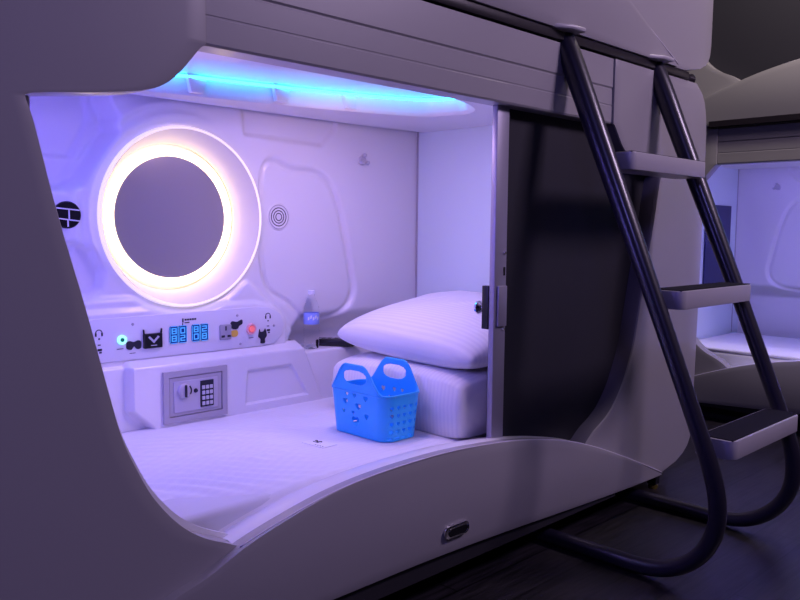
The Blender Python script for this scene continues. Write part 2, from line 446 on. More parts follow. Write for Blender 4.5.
# sliding door
dl = .045
OUT = [(2*CX-x+.03, z) for x, z in catmull(OPEN+NOTCH[1:-1], 4)]
poly = [(2.055, .335), (2.60, .335)]+[(min(x, 3.03), z) for x, z in OUT if z > .40]+[(2.66, 1.520), (2.055, 1.520)]
V, F = prismVF(poly, .066, .072); door = mk('sliding_door', V, F, M['dark'], pod)
V, F = prismVF(poly, .0725, .077); mk('door_lining', V, F, M['lining'], door)
st = box('door_stile', 2.003, 2.064, .040, .062, .335, 1.520, M['alu'], door, bev=(.003, 2))
box('lock_plate', 2.016, 2.060, .032, .041, .795, .925, M['alu'], st, bev=(.002, 2))
box('lock_edge_plate', 2.000, 2.020, .0615, .088, .785, .925, M['black'], st, bev=(.002, 2))
V, F = latheVF([(.0, .0), (.012, .0), (.010, .012), (.008, .02), (.015, .026), (.022, .034), (.022, .041), (.015, .046), (0, .046)], (2.030, .086, .850), 'Y', 24)
mk('door_knob', V, F, M['chrome'], st, smooth=True, autosmooth=True)
for z, r in ((1.03, .0045), (.785, .0045)):
    V, F = latheVF([(0, -.003), (r, -.003), (r+.001, 0), (r+.001, .004)], (2.052, .038, z), 'Y', 14); mk('screw', V, F, M['chrome'], st)
box('latch_slot', 2.048, 2.056, .0385, .041, .958, .985, M['black'], st)
# recessed latch in the arched panel
yl = -.034
V, F = prismVF(rrect(1.698, 1.806, .197, .236, .0190), yl-.006, yl+.006)
lt = mk('flap_latch', V, F, M['chrome'], pod, bev=(.003, 2))
V, F = prismVF(rrect(1.710, 1.794, .204, .229, .012), yl-.0085, yl-.004); mk('latch_pull', V, F, M['black'], lt, bev=(.001, 1))
# console with the ledge beside the safe
nu, nv = 420, 60
zz = np.linspace(.385, .632, nv)
X = np.zeros((nu, nv)); Z = np.zeros((nu, nv)); Y = np.zeros((nu, nv))
for j, z in enumerate(zz):
    xr = 1.930+(.632-z)*.44
    X[:, j] = np.linspace(.65, xr, nu); Z[:, j] = z
Y[:] = .957
Y -= .037*sm((sdpoly(X, Z, [(1.213, .80), (1.213, .488), (1.290, .418), (1.290, .30), (3, .30), (3, .80)])+.006)/.018)
Y += .010*sm((sdpoly(X, Z, [(1.67, .578), (1.87, .578), (1.955, .45), (1.66, .45)])+.003)/.010)
Xc = np.concatenate([X, X[-1:]+.006, X[-1:]+.008], 0); Zc = np.concatenate([Z, Z[-1:], Z[-1:]], 0); Yc = np.concatenate([Y, Y[-1:]+.006, Y[-1:]*0+1.14], 0)
def addrow(dz, yv, dy=None):
    global Xc, Yc, Zc
    Xc = np.concatenate([Xc, Xc[:, -1:]], 1); Zc = np.concatenate([Zc, Zc[:, -1:]*0+dz], 1)
    Yc = np.concatenate([Yc, (Yc[:, -1:]+dy) if dy is not None else np.maximum(Yc[:, -1:], yv)], 1)
addrow(.6365, 0, .003); addrow(.638, 0, .008); addrow(.660, .985)
V, F = gridVF(Xc, Yc, Zc)
mk('console', V, F, M['liner'], pod, smooth=True, autosmooth=True)
box('side_shelf', 1.945, 2.64, .926, 1.125, .385, .620, M['liner'], pod, bev=(.012, 3))

# ------------------------------------------------------------------ round mirror with light ring
mx, mz = 1.464, 1.137
mir = thing('lit_round_mirror', 'round mirror in a white dish with warm glowing ring, set in the capsule back wall', 'mirror', (mx, 1.0, mz-.32))
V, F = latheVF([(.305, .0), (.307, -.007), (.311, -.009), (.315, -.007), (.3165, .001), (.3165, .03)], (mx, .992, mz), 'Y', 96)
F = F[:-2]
mk('dish_rim', V, F, M['rimglow'], mir, smooth=True)
V, F = latheVF([(.306, 0), (.298, .02), (.284, .06), (.268, .095), (.262, .118)], (mx, .985, mz), 'Y', 96); F = F[:-2]
mk('dish', V, F, M['dish'], mir, smooth=True)
V, F = latheVF([(.250, .106), (.245, .100), (.220, .100), (.217, .106)], (mx, .985, mz), 'Y', 96); F = F[:-2]
mk('light_ring', V, F, M['warm'], mir, smooth=True)
V, F = prismVF(circ(mx, mz, .2175, 96), 1.088, 1.105); mk('mirror_glass', V, F, M['mirror'], mir)
V, F = prismVF(circ(mx, mz, .264, 64), 1.106, 1.112); mk('backplate', V, F, M['dish'], mir)

# ------------------------------------------------------------------ control panel
def R4(x, z, w, h): return [(x, z), (x+w, z), (x+w, z+h), (x, z+h)]
def sc(P, k): return [(a*k, b*k) for a, b in P]
cp = thing('control_panel', 'long white control panel with displays, socket and buttons under the round mirror', 'control panel', (1.4, .965, .66))
pp = [(.70, .660), (1.70, .656), (1.76, .655), (1.825, .662), (1.858, .69), (1.868, .728), (1.85, .775), (1.80, .800), (1.74, .806), (.70, .800)]
V, F = prismVF(pp, .965, .98); mk('panel_plate', V, F, M['panel'], cp, bev=(.003, 2))
yp = .965
def lean(x): return (x-1.1)*.004
def dec(name, polys, m, parent=cp, d=.0015, y=yp, th=.002):
    vf = [prismVF(p, y-d, y-d+th) for p in polys]
    V, F = join(*vf); return mk(name, V, F, m, parent, merge=False)
def seg7(x0, z0, w, h, t, on):
    P = {'a': (x0, z0+h-t, w, t), 'g': (x0, z0+h/2-t/2, w, t), 'd': (x0, z0, w, t), 'f': (x0, z0+h/2, t, h/2), 'b': (x0+w-t, z0+h/2, t, h/2), 'e': (x0, z0, t, h/2), 'c': (x0+w-t, z0, t, h/2)}
    return [[(a, b), (a+c, b), (a+c, b+d), (a, b+d)] for k, (a, b, c, d) in P.items() if k in on]
DG = {'0': 'abcdef', '8': 'abcdefg', '2': 'abged', '5': 'afgcd', '3': 'abgcd', '6': 'afgedc', '1': 'bc', '7': 'abc', '4': 'fgbc', '9': 'abcdfg'}
for cx_, ds in ((1.411, ('8', '0', '8', '2')), (1.497, ('8', '2', '0', '8'))):
    dp = dec('display', [rrect(cx_-.033, cx_-.0012, .699, .760, .007), rrect(cx_+.0012, cx_+.033, .699, .760, .007)], M['navy'], d=.004, th=.005)
    polys = []
    for k, s_ in enumerate(ds):
        polys += seg7(cx_-.026+(k % 2)*.0335, .732 if k < 2 else .706, .0185, .021, .0034, DG[s_])
    dec('digits', polys, M['digit'], parent=dp, d=.0048)
    fr = []
    for a in (cx_-.033, cx_+.0012):
        w_ = .0318
        fr += [R4(a+.004, .699, w_-.008, .0018), R4(a+.004, .7582, w_-.008, .0018), R4(a, .703, .0018, .053), R4(a+w_-.0018, .703, .0018, .053)]
    dec('display_outline', fr, M['digit'], parent=dp, d=.0047)
V, F = latheVF([(0, -.008), (.0065, -.008), (.007, -.006), (.007, 0)], (1.205, yp, .729), 'Y', 24); pb = mk('power_button', V, F, M['green_core'], cp)
V, F = latheVF([(.0072, -.005), (.009, -.008), (.0145, -.008), (.0155, 0)], (1.205, yp, .729), 'Y', 32); mk('light_ring', V, F[:-2], M['green'], pb)
V, F = latheVF([(0, -.009), (.010, -.009), (.012, -.006), (.0125, 0)], (1.715, yp, .724), 'Y', 24); rb = mk('call_button', V, F, M['red'], cp)
V, F = latheVF([(.0135, -.002), (.015, -.006), (.020, -.006), (.022, 0)], (1.715, yp, .724), 'Y', 32); mk('button_ring', V, F[:-2], mat('pink_ring', (.85, .45, .50), .4), rb)
# black key-card pocket with silver chevron
kp = box('card_pocket', 1.280, 1.347, yp-.012, yp+.001, .692, .742, M['black'], cp, bev=(.002, 1))
dec('chevron', [[(1.293, .730), (1.299, .734), (1.314, .719), (1.329, .734), (1.335, .730), (1.314, .709)]], M['silver_ink'], parent=kp, d=.0130)
dec('small_print', [[(1.303, .7005), (1.325, .7005), (1.325, .703), (1.303, .703)]], M['silver_ink'], parent=kp, d=.0130)
for q in ([(1.280, .742), (1.284, .742), (1.282, .757), (1.279, .757)], [(1.343, .742), (1.347, .742), (1.348, .757), (1.345, .757)]): dec('pocket_tab', [q], M['black'], parent=kp, d=.008, th=.006)
# plain dark stickers standing where the panel's little stickers are
def blob(cx_, cz, pts, m, name='sticker'):
    return dec(name, [[(cx_+a, cz+b) for a, b in catmull(sc(pts, .85), 4, True)]], m, d=.003, th=.003)
blob(1.247, .708, [(-.030, -.012), (-.030, .010), (-.018, .017), (0, .012), (.018, .017), (.030, .010), (.028, -.014), (.012, -.017), (0, -.006), (-.012, -.018)], M['ink'])
blob(1.648, .744, [(-.028, .004), (-.020, .018), (.006, .014), (.030, .022), (.032, .004), (.016, -.004), (.008, -.016), (-.010, -.018), (-.026, -.010)], M['ink'])
blob(1.641, .713, [(-.014, .012), (.010, .014), (.018, 0), (.010, -.013), (-.010, -.013), (-.016, 0)], M['yellow'])
blob(1.766, .692, [(-.016, .034), (-.011, .022), (.006, .022), (.014, .034), (.020, .018), (.022, 0), (.012, -.012), (.012, -.030), (-.010, -.030), (-.010, -.012), (-.022, 0), (-.020, .016)], M['ink'])
sk = box('power_socket', 1.577, 1.627, yp-.006, yp+.001, .694, .750, M['grey_socket'], cp, bev=(.003, 1))
dec('socket_slots', [[(1.599, .728), (1.605, .728), (1.605, .744), (1.599, .744)], [(1.583, .703), (1.597, .703), (1.597, .711), (1.583, .711)], [(1.608, .703), (1.622, .703), (1.622, .711), (1.608, .711)]], M['ink'], parent=sk, d=.0065)
# printed icons: headphones, small captions, menu print
def ring_arc(cx_, cz, r, a0, a1, t=.0022, n=12):
    o = [(cx_+r*math.cos(math.radians(a0+(a1-a0)*k/n)), cz+r*math.sin(math.radians(a0+(a1-a0)*k/n))) for k in range(n+1)]
    i = [(cx_+(r-t)*math.cos(math.radians(a0+(a1-a0)*k/n)), cz+(r-t)*math.sin(math.radians(a0+(a1-a0)*k/n))) for k in range(n, -1, -1)]
    return o+i
def icon(x, z):
    P = [ring_arc(x, z, .012, 0, 180), R4(x-.013, z-.010, .005, .011), R4(x+.008, z-.010, .005, .011), R4(x-.002, z-.021, .005, .005),
         R4(x-.004, z-.040, .009, .003), R4(x-.005, z-.058, .014, .007), R4(x+.000, z-.066, .008, .005)]
    dec('headphone_icon', P, M['ink'])
icon(1.128, .757); icon(1.792, .768)
dec('menu_print', [R4(1.428, .770, .005, .014), R4(1.428, .760, .003, .008)]+[R4(1.438+i*.0095, .776, .007, .006) for i in range(5)]+[R4(1.438, .767, .018, .003)], M['ink'])
for q in (R4(1.188, .698, .022, .002), R4(1.232, .680, .020, .002), R4(1.705, .690, .020, .002)): dec('caption_print', [q], M['ink'])
for x, z in ((1.245, .778), (1.655, .779), (1.820, .729), (1.668, .672)):
    V, F = latheVF([(0, -.002), (.004, -.002), (.005, 0)], (x, yp, z), 'Y', 12); mk('screw', V, F[:-1], M['safe'], cp)

# ------------------------------------------------------------------ safe
sf = thing('electronic_safe', 'grey electronic safe with dial and keypad set in the white console', 'safe', (1.449, .93, .43))
x0, x1, z0, z1 = 1.325, 1.574, .432, .611; ys = .9185
def ringframe(x0, x1, z0, z1, w, y0, y1):
    return join(boxVF(x0, x1, y0, y1, z1-w, z1), boxVF(x0, x1, y0, y1, z0, z0+w), boxVF(x0, x0+w, y0, y1, z0+w, z1-w), boxVF(x1-w, x1, y0, y1, z0+w, z1-w))
V, F = ringframe(x0, x1, z0, z1, .020, ys-.009, ys+.01); mk('safe_frame', V, F, M['safe'], sf, merge=False)
box('safe_recess', x0+.015, x1-.015, ys+.002, ys+.012, z0+.015, z1-.015, M['ink'], sf)
sd = box('safe_door', x0+.0225, x1-.0225, ys-.006, ys+.004, z0+.0225, z1-.0225, M['safe'], sf, bev=(.001, 1))
box('face_plate', x0+.036, x1-.040, ys-.010, ys-.005, z0+.034, z1-.036, M['safe2'], sd, bev=(.002, 1))
V, F = latheVF([(0, -.012), (.018, -.012), (.024, -.008), (.025, 0)], (1.399, ys-.010, .541), 'Y', 32); dl_ = mk('dial', V, F, M['safe2'], sd)
V, F = join(boxVF(1.396, 1.402, ys-.030, ys-.022, .520, .562)); mk('dial_grip', V, F, M['ink'], dl_, bev=(.001, 1))
dec('dial_mark', [ring_arc(1.399, .541, .024, -35, 45, .004)], M['ink'], parent=dl_, y=ys-.010, d=.0135)
V, F = latheVF([(0, -.005), (.006, -.005), (.008, 0)], (1.445, ys-.010, .535), 'Y', 20); mk('keyhole', V, F, M['ink'], sd)
kb = box('keypad', 1.463, 1.515, ys-.014, ys-.009, .474, .567, M['ink'], sd, bev=(.001, 1))
for r_ in range(4):
    for c_ in range(3):
        xk, zk = 1.4675+c_*.0155, .480+r_*.019
        box('key', xk, xk+.0115, ys-.017, ys-.013, zk, zk+.013, M['key'], kb, bev=(.001, 1))

# ------------------------------------------------------------------ small wall fittings
sp = thing('speaker_grille', 'small speaker grille of concentric rings on the white wall beside the mirror', 'speaker', (1.877, 1.01, 1.09))
YS = 1.012
V, F = latheVF([(0, -.003), (.050, -.003), (.054, .0), (.054, .004)], (1.877, YS, 1.146), 'Y', 40); mk('base', V, F, M['liner'], sp)
for r_ in (.014, .024, .035, .046):
    V, F = tubeVF([(1.877+r_*math.cos(a), YS-.003, 1.146+r_*math.sin(a)) for a in np.linspace(0, 2*PI, 40, endpoint=False)], .0018, 6, closed=True)
    mk('ring', V, F, M['safe'] if r_ > .04 else M['ink'], sp)
vt = thing('air_vent', 'round black air vent on the left of the capsule back wall', 'vent', (1.043, 1.0, 1.09))
V, F = latheVF([(0, -.004), (.040, -.004), (.043, 0), (.043, .03)], (1.047, .990, 1.137), 'Y', 36); mk('opening', V, F, M['black'], vt)
for za, zb2 in ((1.158, 1.152), (1.126, 1.118)):
    w = .036; V, F = prismVF([(1.047-w, za-.002), (1.047+w, zb2-.002), (1.047+w, zb2+.002), (1.047-w, za+.002)], .983, .987); mk('louvre', V, F, M['liner'], vt)
for xa_, z0_, z1_ in ((1.050, 1.121, 1.155), (1.046, 1.100, 1.121)):
    V, F = boxVF(xa_-.002, xa_+.002, .983, .987, z0_, z1_); mk('louvre', V, F, M['liner'], vt)


def sprinkler(x, y, z, TF, label):
    c = TF(x, y, z) if TF else (x, y, z)
    t = thing('wall_hook', label, 'hook', c)
    V, F = latheVF([(0, -.010), (.016, -.010), (.019, -.004), (.019, .002)], (x, y, z), 'Y', 20); mk('base', V, F, M['key'], t, TF=TF)
    for a in (90, 215, 330):
        p = (x+.020*math.cos(math.radians(a)), y-.014, z+.020*math.sin(math.radians(a)))
        V, F = latheVF([(0, -.012), (.007, -.010), (.009, -.003), (.006, .004), (.004, .012)], p, 'Y', 14); mk('prong', V, F, M['key'], t, TF=TF)
sprinkler(2.304, 1.0, 1.392, None, 'small three-pronged white hook high on the wall near the frosted partition')

# ------------------------------------------------------------------ bedding
mt = thing('mattress', 'white mattress with striped fitted sheet filling the near capsule floor', 'mattress', (1.6, .5, .30))
box('mattress_core', .64, 2.62, .14, .91, .141, .405, M['core'], mt, bev=(.02, 3))
nx_, ny_ = 330, 120
X, Y = np.meshgrid(np.linspace(.63, 2.63, nx_), np.linspace(.125, .953, ny_), indexing='ij')
rng = np.random.RandomState(3)
Z = np.full(X.shape, .420)
a = X*.55+Y*1.0
w = np.exp(-(((X-1.12)/.38)**2+((Y-.38)/.28)**2))
Z += .0065*w*np.sin(((X+Y)*.707+.02*np.sin((X-Y)*7))*2*PI/.045)
w2 = np.exp(-(((X-1.45)/.35)**2+((Y-.45)/.12)**2))
Z += .004*w2*np.sin((X*.55+Y*.9+.05*np.sin(Y*11))*2*PI/.17)
for _ in range(26):
    cx_, cy_ = rng.uniform(.8, 1.95), rng.uniform(.12, .9); th = rng.uniform(-.7, .35); L_, W_ = rng.uniform(.08, .22), rng.uniform(.008, .02)
    u = (X-cx_)*math.cos(th)+(Y-cy_)*math.sin(th); v = -(X-cx_)*math.sin(th)+(Y-cy_)*math.cos(th)
    Z += rng.uniform(.0015, .0045)*np.exp(-(u/L_)**2-(v/W_)**2)
Z = .420+(Z-.420)*sm((np.maximum(np.abs(X-1.71)-.19, np.abs(Y-.385)-.15))/.08)
ac = catmull(ARCH, 8); az = np.interp(X[:, 0], [p[0] for p in ac], [p[1] for p in ac])[:, None]
lim = az-.022+(Y-.13)*.40; kk = np.clip(.5+.5*(Z-lim)/.02, 0, 1)
Z = Z*(1-kk)+lim*kk-.02*kk*(1-kk)
Z -= .030*sm((.145-Y)/.02)
V, F = gridVF(X, Y, Z); mk('fitted_sheet', V, F, M['sheet'], mt, smooth=True, sol=.002)

def pillow(name, c, size, rot, m, label, cat, seed, group=None, pw=.45, flat=.0):
    o = thing(name, label, cat, c, group)
    L, W, Hh = size; n = 60
    U, Vv = np.meshgrid(np.linspace(-1, 1, n), np.linspace(-1, 1, n), indexing='ij')
    rg = np.random.RandomState(seed)
    prof = np.clip((1-np.abs(U)**2.6)*(1-np.abs(Vv)**2.6), 0, 1)**pw
    k = 1-.06*(np.abs(U)**2*np.abs(Vv)**2) 
    pin = 1-.05*(1-np.abs(U)**2)*np.abs(Vv)**6-.0
    Xp = U*L/2*(1-.07*U**4*Vv**4)*(1-.045*(1-Vv**2)*np.abs(U)**6)
    Yp = Vv*W/2*(1-.07*U**4*Vv**4)*(1-.045*(1-U**2)*np.abs(Vv)**6)
    Zt = prof*Hh*.55; Zb = -prof*Hh*(.8 if flat else .45)
    for _ in range(16):
        cu, cv, th = rg.uniform(-.9, .9), rg.uniform(-.9, .9), rg.uniform(0, PI); l, w_ = rg.uniform(.15, .5), rg.uniform(.03, .08)
        a_ = (U-cu)*math.cos(th)+(Vv-cv)*math.sin(th); b_ = -(U-cu)*math.sin(th)+(Vv-cv)*math.cos(th)
        Zt += rg.uniform(-.006, .007)*np.exp(-(a_/l)**2-(b_/w_)**2)*prof
    if flat: Zb = np.maximum(Zb, -flat)
    R_ = Matrix.Rotation(rot[2], 3, 'Z') @ Matrix.Rotation(rot[1], 3, 'Y') @ Matrix.Rotation(rot[0], 3, 'X')
    V = []
    for Zs in (Zt, Zb):
        for i in range(n):
            for j in range(n): V.append((Xp[i, j], Yp[i, j], Zs[i, j]))
    F = [(i*n+j, (i+1)*n+j, (i+1)*n+j+1, i*n+j+1) for i in range(n-1) for j in range(n-1)]
    F += [tuple(reversed([q+n*n for q in f])) for f in F]
    V = [tuple(R_ @ Vector(v)+Vector(c)) for v in V]
    mk('pillowcase', V, F, m, o, smooth=True)
    return o
pillow('folded_duvet', (2.262, .440, .525), (.70, .69, .225), (0, 0, .0), M['pillow2'], 'plump white striped bedding lying on the sheet under the pillow', 'bedding', 5, pw=.17, flat=.102)
pillow('pillow', (2.298, .440, .732), (.70, .72, .185), (math.radians(2.5), math.radians(-8), 0), M['pillow'], 'white striped pillow on top of the folded bedding by the door', 'pillow', 9, pw=.42)

# ------------------------------------------------------------------ blue basket
bk = thing('shopping_basket', 'bright blue plastic basket with two handles and heart cut-outs on the bed', 'basket', (1.80, .375, .422))
bx0, bx1, by0, by1 = 1.732, 1.890, .250, .520; zb_ = .4225
def perim(s, grow):
    hx, hy = (bx1-bx0)/2+grow, (by1-by0)/2+grow; r_ = .045
    segs = [('l', 2*hy-2*r_), ('a', PI*r_/2), ('l', 2*hx-2*r_), ('a', PI*r_/2)]*2
    tot = sum(q for _, q in segs); d = s*tot; cx_, cy_ = (bx0+bx1)/2, (by0+by1)/2
    p = Vector((-hx, hy-r_)); ang = -PI/2
    for k, q in segs:
        if d <= q:
            if k == 'l': p2 = p+Vector((math.cos(ang), math.sin(ang)))*d; return cx_+p2.x, cy_+p2.y
            a_ = d/r_; c = p+Vector((-math.sin(ang), math.cos(ang)))*r_
            p2 = c+Vector((math.sin(ang+a_), -math.cos(ang+a_)))*r_; return cx_+p2.x, cy_+p2.y
        d -= q
        if k == 'l': p = p+Vector((math.cos(ang), math.sin(ang)))*q
        else:
            c = p+Vector((-math.sin(ang), math.cos(ang)))*r_; p = c+Vector((math.sin(ang+PI/2), -math.cos(ang+PI/2)))*r_; ang += PI/2
    return cx_+p.x, cy_+p.y
hx, hy, rr = (bx1-bx0)/2, (by1-by0)/2, .045
TOT = 4*hx+4*hy-8*rr+2*PI*rr
lA = 2*hy-2*rr; lE = 2*hx-2*rr; arc = PI*rr/2
cA = lA/2; cE = lA+arc+lE/2; cB = lA+2*arc+lE+lA/2; cE2 = cB+lA/2+arc+lE/2
def heart(a, b, s):
    a /= s; b /= s
    return (a*a+b*b-.5)**3-a*a*b**3*1.4 < 0
NS, NV = 420, 130; V = []; F = []
def ptop(s):
    d = min(abs(s-cA), abs(s-cB), abs(s-cA-TOT), abs(s-cB-TOT))
    e = sm(np.array((.118-d)/.085)).item()
    return .150+.088*e
def hole(s, h):
    for c in (cA, cB):
        a = s-c
        if a > TOT/2: a -= TOT
        if (abs(a)/.050)**2.6+(abs(h-.196)/.024)**2.6 < 1: return True
        for ha, hb, hs in ((-.048, .108, .012), (.010, .098, .014), (.048, .070, .011), (-.015, .075, .007), (-.060, .075, .008), (-.005, .045, .019), (-.040, .135, .008), (.045, .130, .011), (-.005, .133, .009)):
            if heart(a+ha*0-ha, h-hb, hs*1.0): return True
    for c in (cE, cE2):
        a = s-c
        for i in range(-2, 3):
            for k in range(4):
                if heart(a-i*.026, h-(.030+k*.026), .0085): return True
            if abs(a-i*.030) < .010 and abs(h-.010) < .003: return True
    return False
for i in range(NS):
    s = i/NS; h_ = ptop(s*TOT)
    for j in range(NV+1):
        z = h_*j/NV; g = -.001+.010*z/.15
        x, y = perim(s, min(g, .016)); V.append((x, y, zb_+z))
for i in range(NS):
    for j in range(NV):
        s = (i+.5)/NS*TOT; h = (ptop(i/NS*TOT)+ptop((i+1)/NS*TOT))/2*(j+.5)/NV
        if hole(s, h): continue
        i2 = (i+1) % NS; F.append((i*(NV+1)+j, i2*(NV+1)+j, i2*(NV+1)+j+1, i*(NV+1)+j+1))
mk('basket_wall', V, F, M['blue'], bk, smooth=True, sol=.003, merge=False)
base = [perim(i/120, -.001) for i in range(120)]
V, F = prismVF(base, zb_, zb_+.004, ax=2); mk('basket_base', V, F, M['blue'], bk)
V, F = tubeVF([(*perim(i/200, .0090+.0066*(ptop(i/200*TOT)-.150)/.088), zb_+ptop(i/200*TOT)) for i in range(200)], .0032, 8, closed=True); mk('basket_rim', V, F, M['blue'], bk, smooth=True)
band = [(*perim(i/160, .0095), zb_+.147) for i in range(160)]
V, F = tubeVF(band, .0024, 6, closed=True); mk('basket_band', V, F, M['blue'], bk, smooth=True)

# ------------------------------------------------------------------ bottle, remote, card
bo = thing('water_bottle', 'clear plastic water bottle with blue label standing on the white side shelf', 'bottle', (2.012, .975, .62))
O = (2.012, .975, .6205)
V, F = latheVF([(0, .006), (.022, 0), (.030, .004), (.031, .03), (.0295, .036), (.031, .042), (.031, .075), (.030, .080), (.031, .085), (.031, .150), (.029, .168), (.020, .195), (.012, .212), (.012, .222)], O, 'Z', 36)
mk('bottle_body', V, F, M['pet'], bo, smooth=True)
V, F = latheVF([(.0314, .100), (.0318, .101), (.0318, .144), (.0314, .145)], O, 'Z', 36); lb = mk('label', V, F[:-2], M['label'], bo, smooth=True)
pat = []
for k in range(5):
    a0 = math.radians(205+k*18); z_ = O[2]+.116+(k % 2)*.006
    P = []
    for da, dz_ in ((0, 0), (.20, .004), (.20, .016), (0, .012)):
        P.append((O[0]+.0321*math.cos(a0+da), O[1]+.0321*math.sin(a0+da), z_+dz_))
    pat.append((P, [(0, 1, 2, 3)]))
V, F = join(*pat); mk('label_print', V, F, M['paper'], lb, merge=False)
V, F = latheVF([(.0135, 0), (.014, .002), (.014, .015), (.012, .017)], (O[0], O[1], O[2]+.219), 'Z', 24); mk('bottle_cap', V, F, M['cap'], bo, smooth=True, autosmooth=True)

rm = thing('remote_control', 'black remote control lying on the white side shelf beside the pillow', 'remote control', (2.19, 1.0, .62))
RR = Matrix.Rotation(math.radians(-52), 3, 'Z'); rc0 = Vector((2.145, .970, .621))
def rV(V): return [tuple(RR @ Vector(v)+rc0) for v in V]
V, F = boxVF(-.090, .075, -.036, .036, 0, .028); mk('remote_body', rV(V), F, M['black'], rm, bev=(.005, 3))
for i in range(5):
    for j in range(3):
        if (i+j) % 2 == 0 or i == 2:
            V, F = boxVF(-.075+i*.026, -.065+i*.026, -.016+j*.012, -.009+j*.012, .0275, .0300)
            mk('button', rV(V), F, M['key'] if (i*3+j) % 4 == 0 else M['grey_socket'], rm)
V, F = join(boxVF(.070, .100, -.000, .020, 0, .003)); mk('battery_flap', rV(V), F, M['black'], rm)

cd = thing('printed_card', 'small white printed card lying flat on the sheet before the blue basket', 'card', (1.585, .402, .427))
RC = Matrix.Rotation(math.radians(4), 3, 'Z'); c0 = Vector((1.585, .402, .4208))
def cV(V): return [tuple(RC @ Vector(v)+c0) for v in V]
V, F = boxVF(-.030, .030, -.050, .050, 0, .0012); mk('card_sheet', cV(V), F, M['paper'], cd)
V, F = join(tubeVF([(.012+.006*math.sin(t*1.9), .032-.006*t, .0018) for t in np.linspace(0, 5, 30)], .0016, 5), boxVF(.000, .003, .005, .030, .0012, .0016), boxVF(.004, .006, -.001, .034, .0012, .0016)); mk('logo_script', cV(V), F, M['ink'], cd, merge=False)
V, F = join(*[boxVF(-.020, -.018, -.040+k*.011, -.033+k*.011, .0012, .0016) for k in range(4)]); mk('caption_print', cV(V), F, M['ink'], cd, merge=False)

# ================================================================== upper capsule above the near one
up = thing('sleeping_capsule', 'upper grey capsule shell directly above the lit near capsule', 'capsule bed', (1.785, .5, 1.78))
shell(up, 1.665, 3.30, ex_add=.08); body(up, 1.665, 3.30, 2.64)
box('closed_door', .60, 3.0, .072, .084, 2.0, 3.20, M['dark'], up)
# gutter rail between the two
rl = thing('ladder_rail', 'dark horizontal rail between lower and upper capsule that the ladder hooks onto', 'rail', (1.78, .0, 1.725))
V, F = prismVF([(-.004, 1.729), (.05, 1.729), (.05, 1.757), (.018, 1.757), (.018, 1.745), (.008, 1.745), (.008, 1.757), (-.004, 1.757)], .33, 3.20, ax=0); mk('rail_channel', V, F, M['track'], rl, bev=(.002, 2))
V, F = tubeVF([(3.20, .023, 1.743), (3.235, .023, 1.740), (3.262, .023, 1.736)], [.014, .016, .026], 20); mk('rail_end', V, F, M['track'], rl)

# ------------------------------------------------------------------ ladder
ld = thing('ladder', 'dark tubular ladder with three pale treads leaning from the rail to the floor', 'ladder', (2.62, -.3, 0))
side = catmull([(.030, 1.752), (-.02, 1.655), (-.139, 1.372), (-.297, .998), (-.39, .775), (-.498, .510), (-.545, .390), (-.567, .300), (-.566, .215), (-.535, .140), (-.478, .080), (-.405, .043), (-.320, .0285), (-.20, .028), (.06, .028), (.45, .028)], 8)
for x in (2.322, 2.948):
    V, F = tubeVF([(x, y, z) for y, z in side], [float(np.interp(z, [.6, .9, 1.35, 1.75], [.0265, .0285, .035, .0395])) if i < 70 else .0265 for i, (y, z) in enumerate(side)], 24)
    rail = mk('side_tube', V, F, M['tube'], ld, smooth=True)
    V, F = prismVF([(x-.120, .020), (x-.105, -.010), (x-.040, -.046), (x+.030, -.050), (x+.034, .012)], 1.757, 1.773, ax=2)
    hk = mk('hook_cap', V, F, M['tread'], ld, bev=(.006, 3))
def ladder_y(z):
    return np.interp(z, [p[1] for p in reversed(side[:60])], [p[0] for p in reversed(side[:60])])
for z, lbl in ((1.336, 0), (.895, 0), (.455, 0)):
    yc = float(ladder_y(z)); xa, xb = 2.337, 2.965
    y1, y0 = yc+.045, yc-.075
    xa, xb = 2.360, 2.912
    # frame band around the tread, corners rounded
    th = .034
    pts = [(xa, y1), (xa, y0+.03)]+[(xa+.03-.03*math.cos(a_), y0+.03-.03*math.sin(a_)) for a_ in np.linspace(0, PI/2, 7)[1:]]+[(xb-.03+.03*math.sin(a_), y0+.03-.03*math.cos(a_)) for a_ in np.linspace(0, PI/2, 7)]+[(xb, y1)]
    V, F = prismVF(pts, z-th, z+th-.010, ax=2)
    fr_ = mk('tread', V, F, M['tread'], ld, bev=(.003, 2))
    ins_ = [(min(max(px, xa+.008), xb-.008), min(max(py, y0+.008), y1-.008)) for px, py in pts]
    V, F = prismVF(ins_, z+th-.0115, z+th-.0075, ax=2); mk('grip_pad', V, F, M['grip'], fr_)
    for x in (2.322, 2.948):
        V, F = latheVF([(.010, -.035), (.010, .035)], (x+(.01 if x < 2.5 else -.01), yc, z), 'X', 12); mk('bolt', V, F, M['tube'], fr_)

# ================================================================== the capsule across the aisle
def TF2(x, y, z): return (4.55+y, x-2.165, z)
pod2 = thing('sleeping_capsule', 'violet-lit lower capsule across the aisle at the right edge of the photo', 'capsule bed', (5.0, -.38, 0))
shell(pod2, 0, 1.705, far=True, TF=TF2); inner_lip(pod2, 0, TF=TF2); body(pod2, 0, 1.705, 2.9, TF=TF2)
in2, pl2 = liner(pod2, 2.905, TF=TF2, fx=.42, hole=False, xs=.72)
strips(pod2, in2, pl2, TF=TF2)
V, F = tubeVF([(2.80, .15, 1.515), (.9, .15, 1.515)], .008, 8); mk('light_strip', V, F, M['violet'], pod2, TF=TF2)
box('underframe', .35, 3.12, .10, 1.15, .0, .098, M['chassis'], pod2, TF=TF2)
m2 = thing('mattress', 'white mattress inside the capsule across the aisle', 'mattress', (5.0, -.3, .35))
box('mattress_core', .78, 2.88, .12, .97, .141, .40, M['core'], m2, bev=(.02, 3), TF=TF2)
